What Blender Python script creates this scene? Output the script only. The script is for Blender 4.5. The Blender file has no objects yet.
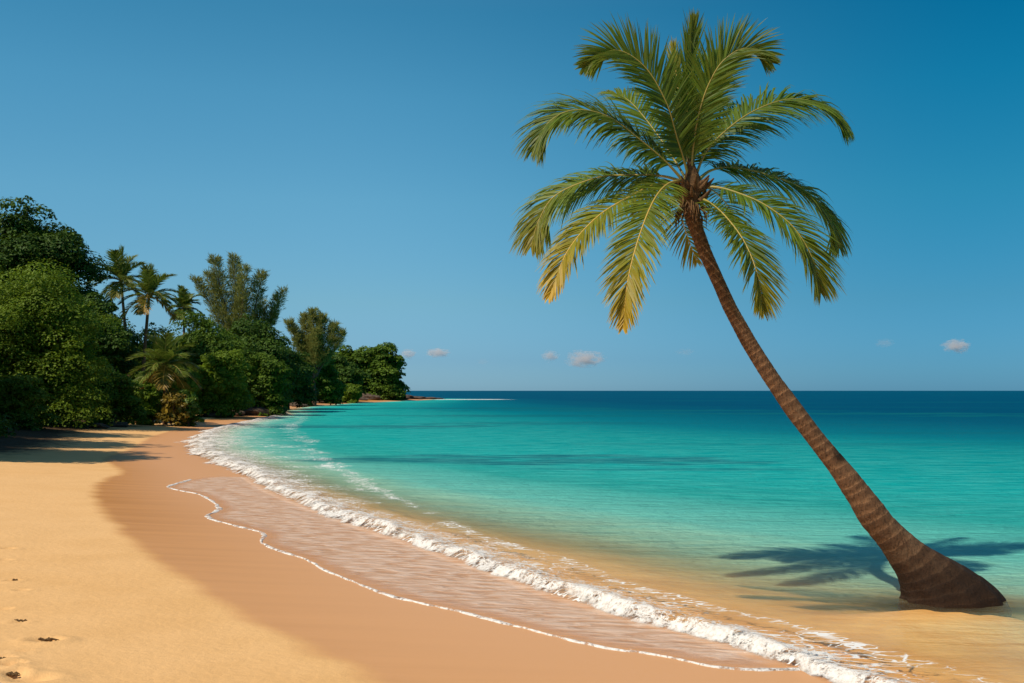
import bpy, math, random
import numpy as np
R = math.radians
rng = np.random.default_rng(7)
random.seed(7)
sc = bpy.context.scene
COL = sc.collection
F = 1000.0; CX = 512.0; HY = 390.5; CZ = 3.0      # focal length in px, horizon, eye height

# ------------------------------------------------------------------ helpers
def mesh_obj(name, V, Fc, mat, parent=None, smooth=True, mats=None, midx=None, attrs=None):
    V = np.asarray(V, dtype=np.float32).reshape(-1, 3)
    me = bpy.data.meshes.new(name)
    if isinstance(Fc, np.ndarray):
        n, k = Fc.shape
        me.vertices.add(len(V)); me.vertices.foreach_set('co', V.ravel())
        me.loops.add(n*k); me.loops.foreach_set('vertex_index', Fc.astype(np.int32).ravel())
        me.polygons.add(n)
        me.polygons.foreach_set('loop_start', np.arange(0, n*k, k, dtype=np.int32))
        me.polygons.foreach_set('loop_total', np.full(n, k, dtype=np.int32))
        me.update(calc_edges=True); me.validate()
    else:
        me.from_pydata(V.tolist(), [], Fc); me.update()
    me.polygons.foreach_set('use_smooth', np.full(len(me.polygons), smooth))
    for m in (mats or [mat]): me.materials.append(m)
    if midx is not None: me.polygons.foreach_set('material_index', np.asarray(midx, dtype=np.int32))
    for k_, a in (attrs or {}).items():
        at_ = me.attributes.new(k_, 'FLOAT', 'POINT')
        at_.data.foreach_set('value', np.asarray(a, dtype=np.float32).ravel())
    o = bpy.data.objects.new(name, me); COL.objects.link(o)
    if parent: o.parent = parent
    return o

def empty(name, loc, rz=0):
    o = bpy.data.objects.new(name, None); COL.objects.link(o)
    o.location = loc; o.rotation_euler = (0, 0, rz); o.empty_display_size = .2
    return o
def tag(o, label=None, cat=None, group=None, kind=None):
    if label: o['label'] = label
    if cat: o['category'] = cat
    if group: o['group'] = group
    if kind: o['kind'] = kind
    return o

def hash2(ix, iy, seed):
    n = (ix.astype(np.int64)*374761393 + iy.astype(np.int64)*668265263 + seed*1274126177) & 0x7fffffff
    n = ((n ^ (n >> 13))*1274126177) & 0x7fffffff
    return ((n ^ (n >> 16)) & 0xffff)/65535.0
def vnoise(x, y, seed=0):
    x = np.asarray(x, float); y = np.asarray(y, float)
    ix = np.floor(x); iy = np.floor(y); fx = x-ix; fy = y-iy
    fx = fx*fx*(3-2*fx); fy = fy*fy*(3-2*fy)
    a = hash2(ix, iy, seed); b = hash2(ix+1, iy, seed); c = hash2(ix, iy+1, seed); d = hash2(ix+1, iy+1, seed)
    return (a*(1-fx)+b*fx)*(1-fy)+(c*(1-fx)+d*fx)*fy
def fbm(x, y, seed=0, o=4):
    s = 0; a = .5
    for k in range(o):
        s = s + a*(vnoise(x, y, seed+k*17)*2-1); x = x*2.03+5.1; y = y*2.03+3.7; a *= .5
    return s
def sstep(a, b, x):
    t = np.clip((x-a)/(b-a), 0, 1); return t*t*(3-2*t)
def catmull(P, n=12):
    P = np.asarray(P, float); Q = np.vstack([2*P[0]-P[1], P, 2*P[-1]-P[-2]]); out = []
    for i in range(1, len(Q)-2):
        p0, p1, p2, p3 = Q[i-1], Q[i], Q[i+1], Q[i+2]
        for t in np.arange(n)/n:
            out.append(.5*((2*p1)+(-p0+p2)*t+(2*p0-5*p1+4*p2-p3)*t*t+(-p0+3*p1-3*p2+p3)*t**3))
    out.append(Q[-2]); return np.array(out)
def seg_dist(x, y, P, signed=True):
    """distance to polyline P and (optionally) sign: + on the left of the direction of travel"""
    x = x.ravel(); y = y.ravel()
    best = np.full(x.shape, 1e18); sg = np.ones(x.shape)
    for i in range(len(P)-1):
        ax, ay = P[i]; bx, by = P[i+1]; dx = bx-ax; dy = by-ay; L = dx*dx+dy*dy
        if L < 1e-12: continue
        t = np.clip(((x-ax)*dx+(y-ay)*dy)/L, 0, 1)
        qx = x-(ax+t*dx); qy = y-(ay+t*dy); d = qx*qx+qy*qy
        m = d < best-1e-9
        best = np.where(m, d, best); sg = np.where(m, np.where(dx*qy-dy*qx >= 0, 1, -1), sg)
    return np.sqrt(best)*(sg if signed else 1)
def inside(x, y, P):
    x = x.ravel(); y = y.ravel(); c = np.zeros(x.shape, bool); n = len(P)
    for i in range(n):
        x1, y1 = P[i]; x2, y2 = P[(i+1) % n]
        if y1 == y2: continue
        m = ((y1 > y) != (y2 > y)) & (x < (x2-x1)*(y-y1)/(y2-y1)+x1)
        c ^= m
    return c

def sdist(x, y, P):
    """distance to the line P, + on the land side (land lies to the left of the picture)"""
    poly = np.vstack([P, [[-40000, 9000], [-40000, -40000], [P[0][0], -40000]]])
    return np.where(inside(x, y, poly), 1, -1)*seg_dist(x, y, P, False)
# ------------------------------------------------------------------ the coast
def px0(p, z=0.0):
    Y = (CZ-z)*F/(p[1]-HY); return ((p[0]-CX)/F*Y, Y)
front_px = [(810,673.5),(764,657),(721,642.5),(678,631),(635,620),(600,609),(549,594),(506,577),(463,562),(420,547),
            (380,534),(342,520),(305,506),(267,490),(242,474),(205,459),(191,450),(187,444),(208,430.6),(252,420.6),(283,414)]
coast = [(60,-80),(30,-30),(14,-7),(8.6,1.2),(5.9,5.6),(4.3,8.5)] + [px0(p) for p in front_px]
coast += [(-33.5,146),(-37,166),(-39,200),(-38.5,240),(-33,283),(-28,325),(-27,352),(-40,372),(-90,400),(-200,440)]
cst = catmull(coast, 6)
for _ in range(4): cst[1:-1] = (cst[:-2]+2*cst[1:-1]+cst[2:])/4
COAST = np.vstack([cst, [[-700,620],[-6000,2500],[-30000,9000]]])

def bed_from_d(d):
    return np.interp(d, [-400,-200,-100,-50,-25,-12,-6,-3,-1,0,4,8,12,18,30,100,400],
                        [-14,-9,-5.0,-3.2,-2.2,-1.25,-.62,-.26,-.09,0,.17,.38,.85,1.6,2.1,3.2,10])
def reef(x, y):
    s = ((x-63)*194+(y-128)*86)/212.2
    return s + 9*fbm(x/60, y/25, 5, 3)
def ground(x, y, d):
    z = bed_from_d(np.where(d < 0, d*np.interp(y, [14, 22, 45, 90, 160], [1, 1.35, 2.6, 4.0, 5.0]), d))
    s = reef(x, y)
    z = z - 2.2*sstep(-30, 15, s)*sstep(-4, -18, d) - 8*sstep(0, 95, s)*sstep(-4, -18, d) - np.clip(s, 0, 400)*.03*(d < -10)
    z = z + .05*fbm(x/5, y/5, 3)*sstep(2, 9, d) + .25*fbm(x/17, y/17, 9)*sstep(12, 25, d)
    z = z + .012*fbm(x/.9, y/.9, 21)*sstep(4, 9, d)
    z = z + .05*fbm(x/2.2, y/1.2, 31)*sstep(-1.0, -4, d)
    z = z + .36*np.exp(-((x-6.4)/1.6)**2-((y-14.0)/.85)**2)
    return z
def gz(x, y):
    x = np.array([x], float); y = np.array([y], float)
    return float(ground(x, y, sdist(x, y, COAST))[0])
def at(px, py, it=14):
    """where a sight line meets the ground (used once, to lay out the shore in metres)"""
    z = .2
    for k in range(it):
        X, Y = px0((px, py), z); z = .5*z+.5*max(0, gz(X, Y))
    return X, Y

swash_px = [(798,669.5),(755,670),(721,668),(695,664),(643,653),(605,648),(549,635),(484,618),(420,603),(392,596),(358,584),(327,571),
            (305,559),(280,551),(262,542),(264,534),(239,526.5),(217.5,521),(208,515.6),(219,508),(202,495.6),(180,490.6),(169,486.5),(191,479.5),(222,476.5)]
SW = [at(*p) for p in swash_px]
SWL = catmull([(8.6,2.4),(5.6,6.6),(4.0,8.9),(3.3,10.05)]+SW+[(SW[-1][0]+1.6, SW[-1][1]+.2)], 8)
wet_px = [(372,683),(300,646),(284,637),(240,615),(191,584),(146,553),(118,528),(100,508),(93,490),(104,479),(121,473),(113,465),(104,460),(112,455),(128,450),(150,437),(163,433),(190,424),(214,418),(240,412),(262,407)]
WETL = [at(*p) for p in wet_px]
WET = catmull([(9,-30),(4.5,-8),(1.2,2.0),(-.6,6.2)]+WETL+[(-45,190),(-49,240),(-60,330),(-90,380)], 5); WET = np.vstack([WET, [[-300,440],[-6000,2400],[-30000,8900]]])

# shared grid, fine near the camera
def graded(lo, hi, step, far_lo, far_hi, g=1.035):
    a = list(np.arange(lo, hi+1e-6, step)); s = step
    while a[-1] < far_hi: s *= g; a.append(a[-1]+s)
    s = step
    while a[0] > far_lo: s *= g; a.insert(0, a[0]-s)
    return np.array(a)
gx = graded(-9, 7.5, .065, -9000, 9000)
gy = graded(6.5, 19, .065, -300, 14000, 1.022)
GX, GY = np.meshgrid(gx, gy)
NX, NY = len(gx), len(gy)
idx = np.arange(NX*NY).reshape(NY, NX)
GF = np.stack([idx[:-1,:-1].ravel(), idx[:-1,1:].ravel(), idx[1:,1:].ravel(), idx[1:,:-1].ravel()], 1)
D = sdist(GX, GY, COAST)
X = GX.ravel(); Y = GY.ravel()
BZ = ground(X, Y, D)
WD = sdist(GX, GY, WET)                       # + on the land side
# footprints and scuffs, bottom left
for (fx, fy, a, b, ang, dp) in [(45,641,.30,.11,.2,.05),(10,665,.22,.08,.4,.05),(14,675,.2,.09,.9,.05),(20,622,.14,.05,.1,.035),(30,679,.42,.14,.1,.035),
                                (2,659,.2,.07,0,.045),(12,581,.16,.09,.2,.03),(22,590,.2,.07,-.3,.025),(8,549,.2,.1,0,.03),(3,609,.22,.07,0,.03),(25,652,.13,.05,.3,.03),(22,669,.1,.05,.4,.03),(5,560,.2,.08,.2,.02)]:
    x0, y0 = at(fx, fy); c, s = math.cos(ang), math.sin(ang)
    a *= .75; u = ((X-x0)*c+(Y-y0)*s)/a*1.6; v = (-(X-x0)*s+(Y-y0)*c)/b*1.1
    r2 = u*u+v*v+.5*np.abs(fbm(X*9, Y*9, 77, 2))*(u*u+v*v < 9)
    dp *= 1.7; BZ += -dp*np.exp(-r2**1.5)+dp*.40*np.exp(-((np.sqrt(np.abs(r2))-1.6)**2)*3)
R_ = reef(X, Y)

# ------------------------------------------------------------------ node helpers
def new_mat(name):
    m = bpy.data.materials.new(name); m.use_nodes = True
    nt = m.node_tree; nt.nodes.clear()
    out = nt.nodes.new('ShaderNodeOutputMaterial')
    return m, nt, out
class NB:
    def __init__(s, nt): s.nt = nt
    def n(s, t, **kw):
        x = s.nt.nodes.new(t)
        for k, v in kw.items(): setattr(x, k, v)
        return x
    def lk(s, a, b): s.nt.links.new(a, b)
    def val(s, sock, v):
        if hasattr(v, 'is_linked') or isinstance(v, bpy.types.NodeSocket): s.lk(v, sock)
        else: sock.default_value = v
    def math(s, op, a, b=0.0, clamp=False):
        x = s.n('ShaderNodeMath', operation=op, use_clamp=clamp); s.val(x.inputs[0], a); s.val(x.inputs[1], b); return x.outputs[0]
    def mr(s, v, a, b, c=0.0, d=1.0, smooth=True):
        x = s.n('ShaderNodeMapRange'); x.interpolation_type = 'SMOOTHSTEP' if smooth else 'LINEAR'
        s.val(x.inputs[0], v); x.inputs[1].default_value = a; x.inputs[2].default_value = b
        x.inputs[3].default_value = c; x.inputs[4].default_value = d; return x.outputs[0]
    def mix(s, f, a, b, blend='MIX'):
        x = s.n('ShaderNodeMix', data_type='RGBA', blend_type=blend); s.val(x.inputs[0], f)
        s.val(x.inputs[6], a if not isinstance(a, tuple) else (*a, 1)[:4]); s.val(x.inputs[7], b if not isinstance(b, tuple) else (*b, 1)[:4]); return x.outputs[2]
    def attr(s, name): return s.n('ShaderNodeAttribute', attribute_name=name).outputs['Fac']
    def pos(s, scale=(1,1,1), rot=0.0):
        g = s.n('ShaderNodeNewGeometry'); m = s.n('ShaderNodeMapping'); s.lk(g.outputs['Position'], m.inputs[0])
        m.inputs['Scale'].default_value = scale; m.inputs['Rotation'].default_value = (0, 0, rot); return m.outputs[0]
    def noise(s, vec, scale=1.0, detail=3.0, rough=.55, dist=0.0):
        x = s.n('ShaderNodeTexNoise'); s.lk(vec, x.inputs['Vector']); x.inputs['Scale'].default_value = scale
        x.inputs['Detail'].default_value = detail; x.inputs['Roughness'].default_value = rough; x.inputs['Distortion'].default_value = dist
        return x.outputs['Fac']
    def ramp(s, v, stops, interp='LINEAR'):
        x = s.n('ShaderNodeValToRGB'); s.lk(v, x.inputs[0]); cr = x.color_ramp; cr.interpolation = interp
        while len(cr.elements) < len(stops): cr.elements.new(.5)
        for e, (p, c) in zip(cr.elements, stops): e.position = p; e.color = (*c, 1)
        return x.outputs[0]
    def bump(s, h, strength=1.0, dist=1.0, normal=None):
        x = s.n('ShaderNodeBump'); s.lk(h, x.inputs['Height']); x.inputs['Strength'].default_value = strength; x.inputs['Distance'].default_value = dist
        if normal: s.lk(normal, x.inputs['Normal'])
        return x.outputs[0]
    def bsdf(s, col, rough=.6, spec=.5, normal=None):
        x = s.n('ShaderNodeBsdfPrincipled'); s.val(x.inputs['Base Color'], col if not isinstance(col, tuple) else (*col, 1)[:4])
        s.val(x.inputs['Roughness'], rough); s.val(x.inputs['Specular IOR Level'], spec)
        if normal: s.lk(normal, x.inputs['Normal'])
        return x

# ------------------------------------------------------------------ materials
def mat_sand():
    m, nt, out = new_mat('sand'); b = NB(nt)
    wd = b.attr('wd'); sd = b.attr('sd')
    n1 = b.noise(b.pos((.5, 1.2, 1)), 1.0, 4)
    wj = b.math('ADD', wd, b.math('MULTIPLY', b.math('SUBTRACT', n1, .5), .5))
    wet = b.mr(wj, .20, -.26)
    fine = b.noise(b.pos(), 60, 4, .6); mid = b.noise(b.pos(), 1.1, 5, .6); big = b.noise(b.pos(), .12, 3)
    dry = b.mix(b.mr(mid, .3, .7), (.715, .405, .160), (.77, .445, .185))
    dry = b.mix(b.math('MULTIPLY', b.mr(fine, .35, .7), .2), dry, (.50, .29, .13))
    dry = b.mix(b.math('MULTIPLY', b.mr(big, .4, .65), .25), dry, (.80, .50, .24))
    streak = b.noise(b.pos((.16, 2.6, 1), .04), 1.0, 7, .68)
    wc = b.mix(b.mr(streak, .3, .7), (.44, .185, .042), (.56, .250, .070))
    seam = b.mr(sd, 5.0, 1.5)                          # towards the water the sand is saturated and paler
    wc = b.mix(seam, wc, (.62, .31, .135))
    near = b.mr(b.attr('py'), 26, 11)
    wc = b.mix(b.math('MULTIPLY', near, .6), wc, (.66, .34, .15))
    col = b.mix(wet, dry, wc)
    # leaf litter under the trees
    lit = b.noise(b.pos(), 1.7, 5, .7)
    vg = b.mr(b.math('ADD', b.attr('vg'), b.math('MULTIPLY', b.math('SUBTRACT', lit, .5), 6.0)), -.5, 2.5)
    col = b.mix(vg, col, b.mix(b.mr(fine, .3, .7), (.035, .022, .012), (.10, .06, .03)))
    bed = b.mr(sd, .2, -.8)
    patch = b.noise(b.pos((.05, .13, 1)), 1.0, 4)
    bc = b.mix(b.mr(mid, .3, .7), (.74, .36, .10), (.84, .46, .145))
    col = b.mix(bed, col, bc)
    hgt = b.math('ADD', b.math('MULTIPLY', fine, .004), b.math('MULTIPLY', b.noise(b.pos(), 9, 4), .02))
    hgt = b.math('MULTIPLY', hgt, b.math('SUBTRACT', 1.0, b.math('MULTIPLY', wet, .85)))
    nrm = b.bump(hgt, .7, 1.0)
    rough = b.mr(wet, 0, 1, .95, .46, False)
    p = b.bsdf(col, rough, b.mr(wet, 0, 1, .1, .08, False), nrm)
    b.lk(p.outputs[0], out.inputs[0]); return m

def mat_water():
    m, nt, out = new_mat('sea_water'); b = NB(nt)
    dep = b.attr('dep'); sd = b.attr('sd'); rf = b.attr('reef')
    # dark weed and reef patches lying on the bottom, seen as darker water
    pn = b.noise(b.pos((.012, .05, 1), -.12), 1.0, 5, .6, .6)
    patch = b.math('ADD', b.math('MULTIPLY', b.math('MULTIPLY', b.mr(pn, .52, .66), b.mr(dep, 1.4, 2.6)), .5), b.attr('weed'), True)
    body = b.ramp(b.math('MULTIPLY', dep, 1/16.0), [
        (0.0, (.95, .66, .30)), (.5/16, (.54, .80, .52)), (1.0/16, (.19, .60, .48)), (1.7/16, (.020, .345, .30)),
        (2.6/16, (.002, .32, .30)), (4.5/16, (.0, .25, .25)), (7.0/16, (.0, .155, .20)), (11/16, (.0, .088, .150)), (1.0, (.0, .068, .135))])
    body = b.mix(b.math('MULTIPLY', patch, .85), body, (.003, .12, .15))
    cn = b.noise(b.pos((.45, 1.7, 1), .06), 1.0, 6, .68)
    body = b.mix(b.math('MULTIPLY', b.math('MULTIPLY', b.mr(cn, .38, .66), .62), b.mr(dep, 7.0, 3.0)), body, b.mix(.5, body, (.10, .55, .48)))  # lighter wave crests painted into the body colour
    opac = b.ramp(b.math('MULTIPLY', dep, 1/2.4), [(0, (0,0,0)), (.10/2.4, (.06,)*3), (.4/2.4, (.36,)*3), (.8/2.4, (.68,)*3), (1.4/2.4, (.88,)*3), (1, (1,)*3)])
    # wave relief
    film = b.mr(sd, -.3, .3)
    w1 = b.noise(b.pos((1.0, 2.6, 1), .10), 1.0, 4, .6, .3)
    w2 = b.noise(b.pos((4.2, 10, 1), -.15), 1.0, 4, .6, .5)
    w3 = b.noise(b.pos((.09, .42, 1), .05), 1.0, 3, .55, .2)
    rp = b.noise(b.pos((2.3, 6.5, 1), .22), 1.0, 3, .5, .5)
    sea_h = b.math('ADD', b.math('ADD', b.math('MULTIPLY', w1, .24), b.math('MULTIPLY', w2, .07)), b.math('MULTIPLY', w3, .5))
    fil_h = b.math('ADD', b.math('MULTIPLY', rp, .12), b.math('MULTIPLY', w2, .012))
    hm = b.n('ShaderNodeMix', data_type='FLOAT'); b.lk(film, hm.inputs[0]); b.lk(sea_h, hm.inputs[2]); b.lk(fil_h, hm.inputs[3])
    nrm = b.bump(hm.outputs[0], 1.0, 1.0)
    tr = b.n('ShaderNodeBsdfTransparent')
    b.lk(b.mix(b.mr(dep, 0, 1.2), (.99, .98, .96), (.86, .97, .92)), tr.inputs[0])
    df = b.n('ShaderNodeBsdfDiffuse'); b.lk(body, df.inputs[0]); b.lk(nrm, df.inputs['Normal'])
    ms = b.n('ShaderNodeMixShader'); b.lk(opac, ms.inputs[0]); b.lk(tr.outputs[0], ms.inputs[1]); b.lk(df.outputs[0], ms.inputs[2])
    # thin returning sheet: ripple light and shade painted into a diffuse layer
    fv = b.n('ShaderNodeBsdfDiffuse'); b.lk(b.mix(b.mr(rp, .32, .66), (.68, .40, .23), (.93, .72, .56)), fv.inputs[0]); b.lk(nrm, fv.inputs['Normal'])
    fa_ = b.math('MULTIPLY', b.math('MULTIPLY', film, b.mr(b.attr('sw'), .02, .5)), .55)
    mf = b.n('ShaderNodeMixShader'); b.lk(fa_, mf.inputs[0]); b.lk(ms.outputs[0], mf.inputs[1]); b.lk(fv.outputs[0], mf.inputs[2]); ms = mf
    # reflection of the sky
    fr = b.n('ShaderNodeFresnel'); fr.inputs['IOR'].default_value = 1.33; b.lk(nrm, fr.inputs['Normal'])
    gl = b.n('ShaderNodeBsdfGlossy'); gl.inputs['Roughness'].default_value = .12; b.lk(nrm, gl.inputs['Normal'])
    gf = b.math('MINIMUM', fr.outputs[0], b.mr(b.attr('py'), 12, 120, .15, .035, False))
    ms2 = b.n('ShaderNodeMixShader'); b.lk(gf, ms2.inputs[0]); b.lk(ms.outputs[0], ms2.inputs[1]); b.lk(gl.outputs[0], ms2.inputs[2])
    # lace of foam behind the breaking wave
    vec = b.pos((1.0, 2.1, 1), .5)
    wv = b.n('ShaderNodeVectorMath', operation='ADD'); b.lk(vec, wv.inputs[0])
    nz = b.n('ShaderNodeTexNoise'); b.lk(vec, nz.inputs['Vector']); nz.inputs['Scale'].default_value = 1.3; nz.inputs['Detail'].default_value = 4
    sc_ = b.n('ShaderNodeVectorMath', operation='SCALE'); b.lk(nz.outputs['Color'], sc_.inputs[0]); sc_.inputs['Scale'].default_value = 1.1
    b.lk(sc_.outputs[0], wv.inputs[1])
    vo = b.n('ShaderNodeTexVoronoi', feature='DISTANCE_TO_EDGE'); vo.inputs['Scale'].default_value = 2.6; b.lk(wv.outputs[0], vo.inputs['Vector'])
    lace = b.mr(vo.outputs['Distance'], .11, .01)
    patchy = b.noise(b.pos((.5, 1.3, 1), .5), 1.0, 5, .65)
    fa = b.attr('foam')
    amt = b.mr(b.math('ADD', b.math('ADD', fa, b.math('MULTIPLY', lace, .34)), b.math('MULTIPLY', patchy, .75)), 1.0, 1.22)
    amt = b.math('MULTIPLY', amt, b.mr(fa, .02, .12))
    fd = b.bsdf((.80, .77, .72), .7, .3)
    ms3 = b.n('ShaderNodeMixShader'); b.lk(amt, ms3.inputs[0]); b.lk(ms2.outputs[0], ms3.inputs[1]); b.lk(fd.outputs[0], ms3.inputs[2])
    b.lk(ms3.outputs[0], out.inputs[0]); return m

def mat_foam(name='sea_foam', lacy=True):
    m, nt, out = new_mat(name); b = NB(nt)
    n1 = b.noise(b.pos(), 17, 6, .75); n2 = b.noise(b.pos(), 2.6, 6, .68)
    col = b.mix(b.mr(n1, .35, .6), (.60, .53, .46), (.78, .74, .69))
    nrm = b.bump(b.math('ADD', b.math('MULTIPLY', n1, .025), b.math('MULTIPLY', n2, .03)), .7, 1.0)
    p = b.bsdf(col, .8, .25, nrm)
    p.inputs['Subsurface Weight'].default_value = 0.0
    if lacy:
        u = b.attr('u')
        vo = b.n('ShaderNodeTexVoronoi', feature='DISTANCE_TO_EDGE'); vo.inputs['Scale'].default_value = 6.5
        wv = b.n('ShaderNodeVectorMath', operation='ADD'); b.lk(b.pos((1, 1.6, 1), .5), wv.inputs[0])
        nz = b.n('ShaderNodeTexNoise'); b.lk(b.pos(), nz.inputs['Vector']); nz.inputs['Scale'].default_value = 3.5; nz.inputs['Detail'].default_value = 5
        s_c = b.n('ShaderNodeVectorMath', operation='SCALE'); b.lk(nz.outputs['Color'], s_c.inputs[0]); s_c.inputs['Scale'].default_value = .55; b.lk(s_c.outputs[0], wv.inputs[1]); b.lk(wv.outputs[0], vo.inputs['Vector'])
        lace = b.mr(vo.outputs['Distance'], .10, .01, -.05, .30)
        a = b.math('ADD', lace, b.math('ADD', b.math('SUBTRACT', b.math('MULTIPLY', b.math('SUBTRACT', n2, .5), 2.0), b.mr(u, .08, .95, -.20, .85, False)), b.math('MULTIPLY', b.math('SUBTRACT', n1, .5), 1.0)))
        al = b.math('MULTIPLY', b.mr(a, -.10, .26), b.mr(b.math('ADD', u, b.math('MULTIPLY', b.math('SUBTRACT', n2, .5), .35)), 0.0, .10))
        t = b.n('ShaderNodeBsdfTransparent'); ms = b.n('ShaderNodeMixShader')
        b.lk(al, ms.inputs[0]); b.lk(t.outputs[0], ms.inputs[1]); b.lk(p.outputs[0], ms.inputs[2]); b.lk(ms.outputs[0], out.inputs[0])
    else:
        n3 = b.noise(b.pos(), 5.0, 5, .7)
        t = b.n('ShaderNodeBsdfTransparent'); ms = b.n('ShaderNodeMixShader')
        b.lk(b.mr(b.math('ADD', n3, b.math('MULTIPLY', b.math('SUBTRACT', n1, .5), .6)), .36, .56, .12, 1.0), ms.inputs[0]); b.lk(t.outputs[0], ms.inputs[1]); b.lk(p.outputs[0], ms.inputs[2]); b.lk(ms.outputs[0], out.inputs[0])
    return m

def mat_leaf(name, c0, c1, trans=.3, tcol=None, rough=.5, spec=.4, tip=None):
    """leaf colour varies leaf by leaf; tip: attribute driven dry colour"""
    m, nt, out = new_mat(name); b = NB(nt)
    g = b.n('ShaderNodeNewGeometry')
    f = b.mr(g.outputs['Random Per Island'], 0, 1, 0, 1, False)
    n = b.noise(b.pos(), .35, 3)
    f2 = b.math('ADD', b.math('MULTIPLY', f, .6), b.math('MULTIPLY', b.mr(n, .35, .65), .4))
    col = b.mix(f2, c0, c1)
    if tip: col = b.mix(b.attr('dry'), col, tip)
    p = b.bsdf(col, rough, spec)
    t = b.n('ShaderNodeBsdfTranslucent'); b.lk(b.mix(.5, col, tcol) if tcol else col, t.inputs[0])
    ms = b.n('ShaderNodeMixShader'); ms.inputs[0].default_value = trans
    b.lk(p.outputs[0], ms.inputs[1]); b.lk(t.outputs[0], ms.inputs[2]); b.lk(ms.outputs[0], out.inputs[0]); return m

def mat_bark(name, c0, c1, scale=6.0, bump=.03):
    m, nt, out = new_mat(name); b = NB(nt)
    n1 = b.noise(b.pos(), scale, 6, .7); n2 = b.noise(b.pos(), scale*5, 4, .7)
    col = b.mix(b.mr(n1, .3, .7), c0, c1); col = b.mix(b.math('MULTIPLY', b.mr(n2, .45, .7), .5), col, tuple(x*.45 for x in c0))
    h = b.math('ADD', b.math('MULTIPLY', n1, bump), b.math('MULTIPLY', n2, bump*.5))
    p = b.bsdf(col, .9, .15, b.bump(h, .8, 1.0)); b.lk(p.outputs[0], out.inputs[0]); return m

def mat_palm_bark():
    m, nt, out = new_mat('palm_bark'); b = NB(nt)
    s = b.attr('ring'); wob = b.noise(b.pos(), 2.2, 5, .7); fine = b.noise(b.pos((1, 1, .35)), 34, 5, .75)
    med = b.noise(b.pos(), 9, 5, .7)
    ph = b.math('FRACT', b.math('ADD', s, b.math('MULTIPLY', b.math('SUBTRACT', wob, .5), .7)))
    band = b.mr(ph, .0, .55)
    col = b.mix(band, (.270, .140, .068), (.150, .076, .038))
    col = b.mix(b.math('MULTIPLY', b.mr(fine, .45, .65), .75), col, (.045, .024, .014))
    col = b.mix(b.math('MULTIPLY', b.mr(wob, .5, .75), .45), col, (.36, .22, .12))
    damp_shade = b.mr(b.math('ADD', b.attr('hz'), b.math('MULTIPLY', b.math('SUBTRACT', wob, .5), .5)), 1.5, .25)  # wet trunk foot, with shade at the base darkened into the colour
    col = b.mix(b.math('MULTIPLY', damp_shade, .90), col, (.016, .009, .006))
    h = b.math('ADD', b.math('MULTIPLY', fine, .02), b.math('ADD', b.math('MULTIPLY', med, .03), b.math('MULTIPLY', ph, -.016)))
    p = b.bsdf(col, .9, .15, b.bump(h, 1.0, 1.0)); b.lk(p.outputs[0], out.inputs[0]); return m

M_sand = mat_sand(); M_water = mat_water(); M_foam = mat_foam(); M_edge = mat_foam('swash_edge_foam', False)
M_palmbark = mat_palm_bark()
M_frond = mat_leaf('palm_leaf', (.032, .075, .008), (.160, .235, .020), .38, (.30, .42, .02), .48, .3, tip=(.70, .40, .03))
M_rib = mat_leaf('palm_midrib', (.20, .20, .045), (.30, .26, .07), .05, None, .45, .4, tip=(.70, .40, .07))
M_fibre = mat_bark('palm_fibre', (.06, .030, .014), (.20, .11, .045), 14, .02)
M_fp = mat_leaf('far_palm_leaf', (.060, .105, .012), (.16, .23, .025), .38, (.2, .25, .03), .45, .4, tip=(.42, .22, .04))
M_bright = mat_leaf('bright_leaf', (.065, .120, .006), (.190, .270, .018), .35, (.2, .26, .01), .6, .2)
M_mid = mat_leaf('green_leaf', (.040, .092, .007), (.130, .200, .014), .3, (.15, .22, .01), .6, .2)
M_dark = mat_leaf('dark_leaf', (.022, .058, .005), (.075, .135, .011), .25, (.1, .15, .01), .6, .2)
M_cas = mat_leaf('needle_leaf', (.150, .165, .030), (.340, .335, .080), .4, (.3, .3, .1), .7, .1)
M_lime = mat_leaf('lime_leaf', (.060, .120, .008), (.150, .220, .018), .3, (.2, .28, .01))
M_orange = mat_leaf('dry_leaf', (.14, .12, .010), (.40, .24, .02), .3, (.4, .25, .03))
M_bark = mat_bark('bark', (.07, .045, .028), (.16, .11, .07), 3)
M_rock = mat_bark('rock', (.05, .036, .026), (.15, .105, .075), 1.2, .12)
M_drift = mat_bark('driftwood', (.10, .065, .045), (.26, .18, .12), 4, .04)
M_pale = mat_bark('pale_stone', (.5, .46, .4), (.65, .6, .54), 4, .02)

# ------------------------------------------------------------------ ground and sea
VG = np.full(X.shape, -9.0)
# the strand is narrow: litter begins along this line of trees
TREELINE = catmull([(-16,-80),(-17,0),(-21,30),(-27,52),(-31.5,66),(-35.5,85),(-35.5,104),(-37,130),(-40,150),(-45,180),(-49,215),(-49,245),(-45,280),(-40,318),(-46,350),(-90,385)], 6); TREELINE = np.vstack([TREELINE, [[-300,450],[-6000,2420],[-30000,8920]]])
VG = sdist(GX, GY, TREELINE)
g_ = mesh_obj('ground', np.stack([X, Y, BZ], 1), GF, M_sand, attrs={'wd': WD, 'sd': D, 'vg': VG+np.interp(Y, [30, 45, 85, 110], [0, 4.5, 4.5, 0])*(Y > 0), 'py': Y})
tag(g_, kind='structure')

poly = np.vstack([SWL, [[SWL[-1][0]+3, SWL[-1][1]+.1], [6, 30], [30, -5]]])
ins = inside(GX, GY, poly); dsw = seg_dist(GX, GY, SWL, False)
ssw = np.where(ins, dsw, -dsw)
swell = .028*fbm(X/2.6, Y/1.1, 41, 3)+.05*fbm(X/11, Y/4, 43, 3)
fade = sstep(.5, -4, D)*sstep(420, 90, Y)
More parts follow.
